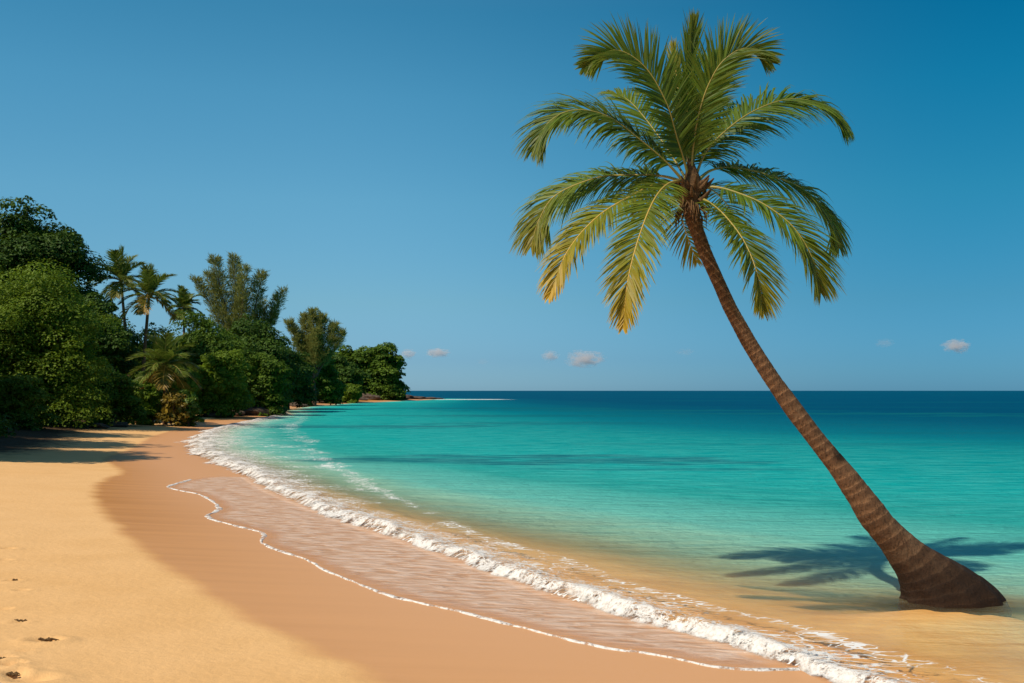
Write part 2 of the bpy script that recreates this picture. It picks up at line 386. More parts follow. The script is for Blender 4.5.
# bore: water piled up behind the breaking front
bw = np.interp(Y, [5, 12, 19, 36, 60, 100, 140], [.7, .8, 1.3, 2.6, 4.0, 3.0, 2.0])
ub = np.clip(-D/bw, 0, 3)
bore = .085*sstep(-.02, .16, ub)*np.exp(-np.clip(ub-.2, 0, 9)*1.6)*sstep(150, 100, Y)
sea = swell*fade*1.0+bore-.0
sea = np.where(D > .35, -.3, sea)
film = BZ+np.clip(ssw*.12, -.06, .014)+np.where(ssw > .1, .010*(fbm(X/.5, Y/.16, 51, 3))*sstep(.1, .6, ssw), 0)
WZ = np.where(D > 0, np.maximum(film, np.where(D < .3, sea, -9)), np.maximum(sea, BZ+.012))
WZ = np.where((D > .3) & (ssw < 0), BZ-.08, WZ)
WZ = np.maximum(WZ, BZ-.3)
DEP = np.clip(WZ-BZ, 0, 60)
fb = np.interp(Y, [5, 12, 16, 19, 24, 36, 60, 100, 140], [1.5, 1.7, 1.9, 2.0, 2.6, 4.4, 8, 6.0, 3.0])
uf = -D/fb
lineF = .80*np.exp(-((uf-.84-.16*fbm(X/3, Y/3, 61, 2)-.1*fbm(X/.8, Y/.8, 63, 2))/.10)**2)*(.75+.9*fbm(X/1.5, Y/1.5, 62, 3))
FO = np.where(D < .2, np.clip((1-uf), 0, 1)**.6*.70*(.85+.5*fbm(X/1.2, Y/.8, 66, 3)), 0)*(uf < 1)+np.where(uf > 0, lineF*.46, 0)
FO = np.where((D < 0), FO, 0)*sstep(165, 120, Y)
# little surf on the far reef, off the rocky point
rs = np.exp(-((GY.ravel()-335-.12*(X+15)-3*fbm(X/8, Y/8, 71))/11)**2)*sstep(-29, -24, X)*sstep(8, -8, X)
FO = np.maximum(FO, rs*1.0)
WEED = np.zeros(X.shape)
for (x0, y0, a, b0, am) in [(1.5, 43.5, 10, 3.4, 1.0), (6, 38, 6, 1.0, .5), (-12, 83, 11, 5, 1.0), (3, 92, 14, 4, .6), (45, 130, 32, 6, .9), (75, 118, 30, 6, .8), (20, 150, 30, 6, .8), (-5, 170, 22, 9, .7), (30, 70, 14, 2.5, .45), (-2, 120, 20, 4, .5)]:
    e = ((X-x0)/a)**2+((Y-y0)/b0)**2
    WEED = np.maximum(WEED, am*sstep(1.25, .25, e+1.5*fbm(X/3.5, Y/1.1, int(x0)+90, 4)))
wmask = (D < .5) | (ssw > -.4)
keep = wmask[GF].any(1)
w_ = mesh_obj('sea', np.stack([X, Y, WZ], 1), GF[keep], M_water, attrs={'dep': DEP, 'sd': D, 'py': Y, 'foam': FO, 'sw': np.clip(ssw, 0, 3), 'weed': WEED})
tag(w_, kind='structure')

# breaking wave: a thick lumpy roll of foam along the coast
def resample(P, stepf):
    P = np.asarray(P); s = np.r_[0, np.cumsum(np.hypot(*np.diff(P, axis=0).T))]
    out = []; t = 0
    while t < s[-1]:
        x = np.interp(t, s, P[:,0]); y = np.interp(t, s, P[:,1]); out.append((x, y)); t += stepf(y)
    return np.array(out)
def roll(name, P, width, height, nacross, mat, seed, zbase):
    T = np.gradient(P, axis=0); T /= np.hypot(T[:,0], T[:,1])[:,None]
    # smooth the directions so that offsets do not cross
    k = 25; ker = np.hanning(k+2)[1:-1]; ker /= ker.sum()
    Tp = np.vstack([np.repeat(T[:1], k//2, 0), T, np.repeat(T[-1:], k//2, 0)])
    T = np.stack([np.convolve(Tp[:,0], ker, 'valid'), np.convolve(Tp[:,1], ker, 'valid')], 1); T /= np.hypot(T[:,0], T[:,1])[:,None]
    N = np.stack([T[:,1], -T[:,0]], 1)             # to the right of travel: seaward
    n = len(P); u = np.linspace(0, 1, nacross); s = np.r_[0, np.cumsum(np.hypot(*np.diff(P, axis=0).T))]
    W = width(P[:,1])*(1+.25*fbm(s/2.5, s*0, seed+30, 2)); Hh = height(P[:,1])*(.95+.9*fbm(s/1.8, s*0, seed+20, 3))
    jit = (.16*fbm(s/1.6, s*0, seed)+.07*fbm(s/.5, s*0+3, seed+1, 2))*W
    xx = P[:,0][:,None]+N[:,0][:,None]*(u[None,:]*W[:,None]+jit[:,None]*(1-u[None,:])-.05*W[:,None])
    yy = P[:,1][:,None]+N[:,1][:,None]*(u[None,:]*W[:,None]+jit[:,None]*(1-u[None,:])-.05*W[:,None])
    sc = np.clip(W, .6, 3)[:,None]
    lump = fbm(xx/.20/sc*1.0, yy/.20/sc, seed+3, 4)*.8+fbm(xx/.6/sc, yy/.6/sc, seed+9, 3)*.5
    prof = sstep(0, .13, u)*(1-.93*sstep(.10, .75, u))
    zz = Hh[:,None]*prof[None,:]*(1+1.05*lump)
    d_ = sdist(xx, yy, COAST).reshape(xx.shape)
    base = zbase(xx, yy, d_)
    zz = base+np.clip(zz, .0, None)+.012*np.minimum(1, u[None,:]*12)-.02*(1-np.minimum(1, u[None,:]*12))
    i = np.arange(n*nacross).reshape(n, nacross)
    Fc = np.stack([i[:-1,:-1].ravel(), i[1:,:-1].ravel(), i[1:,1:].ravel(), i[:-1,1:].ravel()], 1)
    return mesh_obj(name, np.stack([xx.ravel(), yy.ravel(), zz.ravel()], 1), Fc, mat, attrs={'u': np.tile(u, n)})
def zb(xx, yy, d):
    bz = ground(xx, yy, d)
    bw = np.interp(yy, [5, 12, 19, 36, 60, 100, 140], [.7, .8, 1.3, 2.6, 4.0, 3.0, 2.0]); ub = np.clip(-d/bw, 0, 3)
    bore = .085*sstep(-.02, .16, ub)*np.exp(-np.clip(ub-.2, 0, 9)*1.6)
    return np.maximum(bz, np.where(d < .2, bore, -1))+.004
near = np.array([p for p in COAST if 4.5 < p[1] < 136 and p[0] < 6 and p[0] > -33])
br = resample(near, lambda y: .0034*max(y, 8))
s_ = roll('breaking_wave', br, lambda y: np.interp(y, [5, 12, 19, 36, 60, 100, 140], [1.2, 1.45, 2.1, 3.8, 6.5, 4.2, 1.2]),
          lambda y: np.interp(y, [5, 10, 19, 36, 60, 100, 140], [.035, .050, .068, .09, .09, .07, .04]), 34, M_foam, 101, zb)
tag(s_, 'white lumpy foam of the small wave breaking along the beach', kind='stuff')
# thin bright rim where the swash runs out
sp = resample(catmull(SW[:-1], 14), lambda y: .0026*y)
sp = sp+np.stack([.05*fbm(sp[:,0]*2.2, sp[:,1]*2.2, 5, 3), .05*fbm(sp[:,0]*2.2, sp[:,1]*2.2, 6, 3)], 1)
sp[1:-1] = (sp[:-2]+2*sp[1:-1]+sp[2:])/4
def rim(P):
    T = np.gradient(P, axis=0); T /= np.hypot(T[:,0], T[:,1])[:,None]; N = np.stack([T[:,1], -T[:,0]], 1)
    s = np.r_[0, np.cumsum(np.hypot(*np.diff(P, axis=0).T))]
    w = (.019+.0012*P[:,1])*(1+1.1*fbm(s/.5, s*0, 15, 3)+.5*fbm(s/.11, s*0, 16, 2)); m = 7; v = np.linspace(-1, 1, m)
    xx = P[:,0][:,None]+N[:,0][:,None]*v*w[:,None]; yy = P[:,1][:,None]+N[:,1][:,None]*v*w[:,None]
    d = sdist(xx, yy, COAST).reshape(xx.shape)
    zz = ground(xx, yy, d)+.008+0.010*(1-v*v)*(1+.5*fbm(xx/.07, yy/.07, 17, 2))-.012*(np.abs(v) > .9)
    i = np.arange(len(P)*m).reshape(len(P), m)
    Fc = np.stack([i[:-1,:-1].ravel(), i[1:,:-1].ravel(), i[1:,1:].ravel(), i[:-1,1:].ravel()], 1)
    return mesh_obj('swash_foam', np.stack([xx.ravel(), yy.ravel(), zz.ravel()], 1), Fc, M_edge)
tag(rim(sp), 'thin white rim of foam at the edge of the thin sheet of water on the sand', kind='stuff')

# ------------------------------------------------------------------ tubes
def tube(path, rad, n=10, cap=True):
    P = np.asarray(path, float); m = len(P); rad = np.broadcast_to(np.asarray(rad, float), (m,))
    T = np.gradient(P, axis=0); T /= np.linalg.norm(T, axis=1)[:,None]+1e-9
    up = np.array([0, 1, .01]) if abs(T[0][1]) < .9 else np.array([1, 0, 0])
    V = []; a = np.cross(T[0], up); a /= np.linalg.norm(a)
    th = np.linspace(0, 2*np.pi, n, endpoint=False)
    for i in range(m):
        a = a-T[i]*np.dot(a, T[i]); a /= np.linalg.norm(a)+1e-9; b_ = np.cross(T[i], a)
        V.append(P[i]+rad[i]*(np.cos(th)[:,None]*a+np.sin(th)[:,None]*b_))
    V = np.vstack(V); i = np.arange(m*n).reshape(m, n); j = np.roll(i, -1, axis=1)
    Fc = np.stack([i[:-1].ravel(), j[:-1].ravel(), j[1:].ravel(), i[1:].ravel()], 1)
    return V, Fc
def join(parts):
    V = []; Fc = []; o = 0
    for v, f in parts: V.append(v); Fc.append(f+o); o += len(v)
    return np.vstack(V), np.vstack(Fc)
def bez(P, n):
    P = catmull(P, 10); s = np.r_[0, np.cumsum(np.linalg.norm(np.diff(P, axis=0), axis=1))]
    t = np.linspace(0, s[-1], n); return np.stack([np.interp(t, s, P[:,k]) for k in range(3)], 1), s[-1]

# ------------------------------------------------------------------ palm fronds
def frond_mesh(path, nhint, count=86, leaf=.62, width=.030, dry0=.0, dry1=.0, droop=.5, bare=.13, seed=0, segs=4, lift=.15, taper_w=1.0, ribr=.016, ang0=64, ang1=22, gaps=.0):
    """returns leaflets (V, F, dry) and midrib (V, F, dry)"""
    r = np.random.default_rng(seed); P, L = bez(path, 60); t = np.linspace(0, 1, 60)
    T = np.gradient(P, axis=0); T /= np.linalg.norm(T, axis=1)[:,None]
    nh = np.asarray(nhint, float); Vs = []; Fs = []; Dr = []; o = 0
    for side in (1, -1):
        for k in range(count):
            if r.random() < gaps: continue
            u = bare+(1-bare)*(k+r.random()*.7)/count; u = min(u, .995)
            p = np.array([np.interp(u, t, P[:,c]) for c in range(3)]); tt = np.array([np.interp(u, t, T[:,c]) for c in range(3)]); tt /= np.linalg.norm(tt)
            n = nh-tt*nh.dot(tt)
            if np.linalg.norm(n) < .05: n = np.array([0, 0, 1.])-tt*tt[2]
            n /= np.linalg.norm(n); s = np.cross(tt, n)*side
            q = (u-bare)/(1-bare)
            ln = leaf*(.42+1.02*math.sin(math.pi*min(1, q*.86+.10))**.75)*(.86+.24*r.random())
            if q > .85: ln *= 1-.55*(q-.85)/.15
            an = R(ang0+(ang1-ang0)*q**1.1+r.normal()*5)
            d = math.cos(an)*tt+math.sin(an)*s+(lift+r.normal()*.07)*n; d /= np.linalg.norm(d)
            dr = droop*(.7+.6*r.random())
            pts = []; c = p.copy(); dd = d.copy()
            for j in range(segs+1):
                pts.append(c.copy()); c = c+dd*ln/segs
                dd = dd+np.array([0, 0, -1.])*dr*(.25+.75*(j/segs))*1.6/segs*(1+.3*abs(dd[0])+.2); dd /= np.linalg.norm(dd)
            w = width*(.75+.5*r.random())*taper_w
            wn = np.cross(d, n); wn = wn/(np.linalg.norm(wn)+1e-9)
            wn = wn+n*r.normal()*.35; wn /= np.linalg.norm(wn)
            ws = [.55, 1.0, .85, .55, .06] if segs == 4 else [.7, 1.0, .08]
            for j in range(segs+1):
                Vs.append(pts[j]-wn*w*.5*ws[j]); Vs.append(pts[j]+wn*w*.5*ws[j])
                dv = dry0+(dry1-dry0)*q**2.8; dv = dv*(.5+.5*min(1, j/segs+.45))+.10*(j == segs)
                dv = min(1, max(0, dv+r.normal()*.05)); Dr += [dv, dv]
            for j in range(segs): Fs.append((o+2*j, o+2*j+1, o+2*j+3, o+2*j+2))
            o += 2*(segs+1)
    rad = ribr*np.interp(t, [0, .04, .15, .6, 1], [2.2, 1.5, 1.0, .6, .2])
    rv, rf = tube(P, rad, 6)
    rd = np.repeat(np.clip(.15+dry0+(dry1-dry0)*t, 0, 1), 6)
    return (np.array(Vs), np.array(Fs), np.array(Dr)), (rv, rf, rd)

# ------------------------------------------------------------------ the leaning palm
PY0 = 14.3
def pxyz(px, py, y): return np.array([(px-CX)/F*y, y, CZ-(py-HY)/F*y])
cuts = [(205,682.5,699),(215,683.5,699.5),(232,690,704.5),(250,696.7,710.8),(285,713,726.5),(307.6,722.3,737),(342.7,740.5,757.5),(378,762,780.5),(410,783,805),(435,802,823.5),(470,828,854),
        (500,847,878),(520,857.5,894),(539.5,873,914),(555,882.5,932),(570,891,956),(580,895.5,972),(590,899,989),(600,902,1001),(608,903,1008),(622,908,1003)]
base = np.array([(CX+ (935-CX)), 0])
palm_base = pxyz(950, 604, PY0); palm_root = empty('coconut_palm', (float(palm_base[0]), PY0, -.25))
tag(palm_root, 'large coconut palm leaning over the shallow water, with bare curved ringed trunk', 'palm tree')
def rel(V): return np.asarray(V)-np.array(palm_root.location)
tt_ = np.array([c[0] for c in cuts], float)
ys = np.linspace(622, 200, 520)
Yd = np.interp(ys, [200, 600], [14.9, PY0])
TV = []; ring = []; hz = []; nseg = 40; th = np.linspace(0, 2*np.pi, nseg, endpoint=False); slen = 0; ctr = []
def smooth_interp(x, xs, v):
    return np.interp(x, xs, v)
lo = np.interp(ys, tt_, [c[1] for c in cuts]); hi = np.interp(ys, tt_, [c[2] for c in cuts])
k = 31; ker = np.hanning(k+2)[1:-1]; ker /= ker.sum()
def sm(a): return np.convolve(np.r_[2*a[0]-a[k//2:0:-1], a, 2*a[-1]-a[-2:-k//2-1:-1]], ker, 'valid')
lo, hi = sm(lo), sm(hi)
C = np.array([pxyz((a+b)/2, y, yd) for a, b, y, yd in zip(lo, hi, ys, Yd)])
HW = (hi-lo)/2/F*Yd
Tn = np.gradient(C, axis=0); Tn /= np.linalg.norm(Tn, axis=1)[:,None]
SL = np.r_[0, np.cumsum(np.linalg.norm(np.diff(C, axis=0), axis=1))]
step_ = np.interp(SL, [0, 2, 5, 9], [.17, .15, .105, .085]); RP = np.cumsum(np.r_[0, np.diff(SL)]/(step_*(1+.75*fbm(SL/.22, SL*0, 33, 3))))
for i in range(len(ys)):
    pz = np.cross(np.array([0, 1., 0]), Tn[i]); pz /= np.linalg.norm(pz)
    wgt = float(np.clip((ys[i]-545)/72, 0, 1))
    perp_hw = HW[i]*abs(pz[0]); a_dir = pz*(1-wgt)+np.array([1., 0, 0])*wgt; a_dir /= np.linalg.norm(a_dir)
    aw = perp_hw*(1-wgt)+HW[i]*wgt; b_dir = np.cross(a_dir, Tn[i]*(1-wgt)+np.array([0, 0, 1.])*wgt); b_dir /= np.linalg.norm(b_dir)
    bwid = perp_hw*(1-wgt)+min(HW[i], .48)*wgt
    rr = RP[i]+.35*np.sin(th+i*.01)*.3
    saw = (rr % 1.0)
    rough = 1+.014*(saw-.5)*2*(1-wgt*.8)*(1+1.2*fbm(SL[i]/.3+th*0, th*0, 44, 2))+.03*fbm(np.cos(th)*3+7, np.sin(th)*3+SL[i]*2.2, 5, 3)+(.08*np.cos(th*9+3*fbm(th*0+SL[i], th*0, 4, 2))+.03*np.cos(th*5+1))*wgt**1.5+.07*min(1, wgt*2)*fbm(np.cos(th)*2.6+3, np.sin(th)*2.6+SL[i]*1.6, 8, 4)+.02*fbm(np.cos(th)*9, np.sin(th)*9+SL[i]*9, 12, 2)
    ring += list(rr); pts = C[i]+np.cos(th)[:,None]*rough[:,None]*aw*a_dir+np.sin(th)[:,None]*rough[:,None]*bwid*b_dir
    TV.append(pts); hz += list(pts[:,2])
TV = np.vstack(TV); i_ = np.arange(len(ys)*nseg).reshape(len(ys), nseg); j_ = np.roll(i_, -1, 1)
TF = np.stack([i_[:-1].ravel(), j_[:-1].ravel(), j_[1:].ravel(), i_[1:].ravel()], 1)
mesh_obj('trunk', rel(TV), TF, M_palmbark, palm_root, attrs={'ring': ring, 'hz': hz})
hubc = pxyz(692, 190, 14.9)
# fibrous crown shaft: knobby heart, old leaf bases and hanging fibre
parts = []
hp = np.array([pxyz(690.5, 212, 14.88), pxyz(690, 200, 14.9), pxyz(693, 188, 14.9), pxyz(692, 176, 14.9), pxyz(690, 160, 14.9)])
parts.append(tube(hp, [.11, .135, .15, .11, .04], 14))
rc = np.random.default_rng(3)
for k in range(26):
    a = k*2.4+rc.random(); b0 = hubc+np.array([math.cos(a)*.13, math.sin(a)*.13, -.22+.30*rc.random()])
    d = np.array([math.cos(a), math.sin(a), .5+.4*rc.random()]); l = .11+.10*rc.random()
    parts.append(tube([b0, b0+d*l*.5, b0+d*l+np.array([0, 0, .03])], [.045, .034, .010], 6))
for k in range(40):
    a = rc.random()*6.28; b0 = hubc+np.array([math.cos(a)*.15, math.sin(a)*.15, -.15-.15*rc.random()]); l = .12+.28*rc.random()
    e = b0+np.array([math.cos(a)*.10, math.sin(a)*.10, -l]); parts.append(tube([b0, (b0+e)/2+np.array([math.cos(a)*.05, math.sin(a)*.05, 0]), e], [.016, .011, .003], 4))
v, f = join(parts); mesh_obj('crown_shaft', rel(v), f, M_fibre, palm_root)

Z = (0, 0, 1)
# px of the midrib, depth offsets along it, side the blade faces, leaf length, dryness, droop
fr = [
 ([(690,182),(684,160),(677,138),(666,102),(644,66),(614,50),(583,68)], [0,-.1,-.25,-.4,-.5,-.55,-.6], (.25,-1,.15), dict(leaf=.47, droop=.42, count=150, width=.029, ang0=58, ang1=24, dry0=.0, dry1=.1), None),
 ([(690,180),(688,150),(687,110),(690,65),(694,22)], [0,.05,.08,.1,.1], (.3,-1,0), dict(leaf=.52, droop=-.05, count=90, ang0=17, ang1=7, dry0=0, dry1=.15, lift=.0), 'young upright frond still half folded'),
 ([(690,180),(685,140),(679,95),(673,46)], [0,.25,.4,.45], (.6,.6,0), dict(leaf=.40, droop=.0, count=50, ang0=26, ang1=10, dry0=0, dry1=.35, lift=0), None),
 ([(691,182),(696,145),(703,108),(711,78),(722,56)], [0,.4,.7,.95,1.2], (.1,-.9,.3), dict(leaf=.46, droop=.45, count=90), None),
 ([(691,182),(693,150),(698,118),(708,86),(724,60),(748,48),(772,63)], [0,-.1,-.2,-.3,-.4,-.45,-.4], (-.25,-1,.1), dict(leaf=.45, droop=.40, count=145, width=.029, ang0=58, ang1=24, dry0=0, dry1=.08), None),
 ([(694,182),(703,158),(720,136),(752,112),(790,99),(824,106),(849,132)], [0,.1,.2,.35,.5,.6,.65], (0,-.75,1), dict(lift=-.02, leaf=.62, droop=1.0, count=185, width=.030), None),
 ([(698,180),(712,170),(735,168),(768,175),(804,190),(829,217),(839,248)], [0,.15,.35,.55,.7,.8,.8], (0,-.75,1), dict(lift=-.02, leaf=.60, droop=1.0, count=180, width=.030, dry1=.12), None),
 ([(700,189),(714,187),(735,192),(765,205),(794,228),(813,260),(820,292)], [0,-.1,-.25,-.45,-.6,-.7,-.7], (.25,-.8,1), dict(leaf=.56, droop=.7, count=140, width=.029, dry1=.30), None),
 ([(698,197),(710,203),(726,217),(745,243),(758,277),(763,312)], [0,-.3,-.7,-1.1,-1.4,-1.5], (.45,-.9,.5), dict(leaf=.46, droop=.42, count=130, width=.029, dry1=.45), None),
 ([(686,184),(668,164),(645,144),(609,117),(575,110),(549,122),(533,150)], [0,-.1,-.2,-.35,-.5,-.55,-.55], (0,-.75,1), dict(lift=-.02, leaf=.62, droop=1.0, count=185, width=.030, dry1=.08), None),
 ([(684,182),(662,176),(634,175),(596,178),(556,195),(539,220),(531,246)], [0,.1,.25,.4,.45,.45,.4], (0,-.75,1), dict(lift=-.02, leaf=.60, droop=1.0, count=180, width=.030, dry0=.0, dry1=.35), None),
 ([(684,188),(658,184),(629,197),(596,218),(567,252),(549,297)], [0,-.2,-.45,-.7,-.9,-1.0], (-.1,-.7,1), dict(leaf=.42, droop=1.0, count=140, width=.030, dry0=.10, dry1=.95), 'lower frond turned yellow and orange towards its tip'),
 ([(684,180),(668,184),(654,200),(640,234),(628,279),(623,327)], [0,-.4,-.85,-1.2,-1.45,-1.5], (-.35,-1,.25), dict(leaf=.44, droop=.50, count=145, width=.029, dry0=.05, dry1=.85), 'hanging frond in front with yellow midrib and tip'),
 ([(688,182),(668,150),(648,122),(628,100),(607,92)], [0,.5,.9,1.3,1.7], (0,-.7,1), dict(leaf=.48, droop=.8, count=90, dry1=.15), None),
 ([(690,192),(684,196),(680,208),(686,232),(697,262)], [0,.4,.9,1.4,1.7], (0,.8,.5), dict(leaf=.45, droop=.6, count=50, dry0=.1, dry1=.6), None),
 ([(688,186),(670,186),(652,200),(645,218)], [0,.5,1.1,1.6], (0,.3,1), dict(leaf=.5, droop=.7, count=60, dry0=.1, dry1=.3), None),
 ([(694,186),(712,190),(728,206),(738,228)], [0,.6,1.2,1.6], (0,.3,1), dict(leaf=.45, droop=.7, count=50, dry0=.0, dry1=.2), None),
]
for n_, (pp, dy, nh, kw, lab) in enumerate(fr):
    path = [pxyz(a, b, 14.9+d) for (a, b), d in zip(pp, dy)]
    lf, rb = frond_mesh(path, nh, seed=n_+50, **kw)
    fo = mesh_obj('frond', rel(lf[0]), lf[1], M_frond, palm_root, smooth=False, attrs={'dry': lf[2]})
    if lab: fo['label'] = lab
    mesh_obj('midrib', rel(rb[0]), rb[1], M_rib, fo, attrs={'dry': rb[2]})

# ------------------------------------------------------------------ foliage trees
def leaves(C, N, size, r, aspect=.55):
    n = len(C); a = r.normal(size=(n, 3)); a -= N*(a*N).sum(1)[:,None]; a /= np.linalg.norm(a, axis=1)[:,None]+1e-9
    b = np.cross(N, a); s = size*(.6+.8*r.random(n)); L = a*s[:,None]*.5; W = b*s[:,None]*.5*aspect
    V = np.stack([C-L, C-W+L*.1+N*s[:,None]*.06, C+L, C+W+L*.1+N*s[:,None]*.06], 1).reshape(-1, 3)
    return V, np.arange(n*4).reshape(n, 4)
def crown(w, h, dep, seed, n, size, lobes=70, low=-.9, lop=(0, 0), flat=.75):
    """leaf clumps over many uneven lobes; w,h,dep: full sizes in metres, centre at origin"""
    r = np.random.default_rng(seed); A = np.array([w/2, dep/2, h/2])
    d = r.normal(size=(lobes, 3)); d /= np.linalg.norm(d, axis=1)[:,None]
    d[:,2] = np.where(d[:,2] < low, -d[:,2]*.4, d[:,2])
    rad = .50+.42*r.random(lobes); c = d*rad[:,None]*A
    below = c[:,2] < 0                              # skirts reach out nearly to the ground
    k_ = np.where(below, np.minimum(1.5, 1/np.sqrt(np.clip(1-(c[:,2]/A[2])**2*.8, .25, 1))), 1.0)
    c[:,0] *= k_; c[:,1] *= k_
    c[:,0] += lop[0]*c[:,2]; c[:,1] += lop[1]*c[:,2]
    ns = lobes//3; a_ = r.random(ns)*6.283; q_ = .45+.5*r.random(ns)
    c = np.vstack([c, np.stack([np.cos(a_)*q_*A[0], np.sin(a_)*q_*A[1], -A[2]*(.55+.42*r.random(ns))], 1)]); lobes += ns
    lr = (.09+.15*r.random(lobes)**1.5)*np.cbrt(w*h*dep)
    # small sprays that break the outline
    m = lobes*3; d2 = r.normal(size=(m, 3)); d2 /= np.linalg.norm(d2, axis=1)[:,None]; par = r.integers(0, lobes, m)
    c2 = c[par]+d2*lr[par][:,None]*np.array([1, 1, flat]); lr2 = lr[par]*(.22+.25*r.random(m))
    C = np.vstack([c, c2]); LR = np.r_[lr, lr2]
    wgt = LR**2; k = r.choice(len(C), n, p=wgt/wgt.sum())
    q = r.normal(size=(n, 3)); q /= np.linalg.norm(q, axis=1)[:,None]; q[:,2] = np.where(q[:,2] < -.15, -q[:,2]*.8, q[:,2])
    P = C[k]+q*(LR[k]*(.80+.26*r.random(n)))[:,None]*np.array([1, 1, flat])
    N = q*.8+np.array([0, 0, .5])+r.normal(size=(n, 3))*.42; N /= np.linalg.norm(N, axis=1)[:,None]
    V, Fq = leaves(P, N, size, r)
    # inner leaves, larger, closing the crown
    ni = n//7; q = r.normal(size=(ni, 3)); q /= np.linalg.norm(q, axis=1)[:,None]; P2 = q*(r.random(ni)**.4*.72)[:,None]*A
    P2[:,0] += lop[0]*P2[:,2]; N2 = r.normal(size=(ni, 3)); N2 /= np.linalg.norm(N2, axis=1)[:,None]
    V2, F2 = leaves(P2, N2, size*2.0, r, .8)
    return join([(V, Fq), (V2, F2)])+(c,)
def limbs(cs, zc, base_r, h, seed, nl=9, spread=.3, n0=1):
    r = np.random.default_rng(seed); parts = []
    top = np.array([0, 0, zc]); 
    tr = []
    for q in range(n0):
        off = r.normal(size=3)*.0 if n0 == 1 else np.array([math.cos(q*2.1)*base_r*1.5, math.sin(q*2.1)*base_r*1.5, 0])
        lean = r.normal(size=3)*h*.06; lean[2] = 0
        tr.append(tube(bez([off+np.array([0, 0, -.5]), off+np.array([0, 0, .0]), off+lean+np.array([0, 0, zc*.5]), off*.5+lean*1.3+np.array([0, 0, zc])], 12)[0], np.linspace(base_r*1.25, base_r*.55, 12), 9))
    for k in r.choice(len(cs), min(nl, len(cs)), replace=False):
        e = cs[k]+np.array([0, 0, zc]); s = np.array([0, 0, zc*(.35+.5*r.random())]); m = (s+e)/2+np.array([0, 0, -.04*h])+r.normal(size=3)*h*.03
        parts.append(tube(bez([s, m, e], 9)[0], np.linspace(base_r*.5, base_r*.12, 9), 6))
    return tr, parts
def z_at(x, y): return gz(x, y)
def broadleaf(name, px, ptop, pbot, Yc, wpx, mat, seed, label, cat='tree', n=16000, size=None, group=None, deepf=1.0, lobes=70, lop=(0, 0), trunk_r=None, off=0, pbase=None, spray=None, low=-.9):
    x = (px-CX)/F*Yc; zt = CZ-(ptop-HY)/F*Yc; pbot += 3; zb_ = CZ-(pbot-HY)/F*Yc; zg = z_at(x, Yc); zb_ = max(zb_, zg-.1) if name == 'broadleaf_tree' and Yc > 130 else zg-.25*min(2, Yc/80)
    w = wpx/F*Yc; h = zt-zb_; zc = (zt+zb_)/2-zg
    root = empty(name, (x, Yc, zg)); tag(root, label, cat, group)
    size = (size or max(.20, .0034*Yc))*.82; n = int(n*1.35)
    v, f, cs = crown(w, h, w*deepf, seed, n, size, lobes, low, lop)
    mesh_obj('crown', v+np.array([0, 0, zc]), f, mat, root, smooth=False)
    tr_, lb = limbs(cs, max(.3, zc), trunk_r or max(.12, h*.03), h, seed+1, 12, n0=2 if h > 7 else 1)
    vt, ft = join(tr_); mesh_obj('trunk', vt, ft, M_bark, root)
    vt, ft = join(lb); mesh_obj('branches', vt, ft, M_bark, root)
    return root
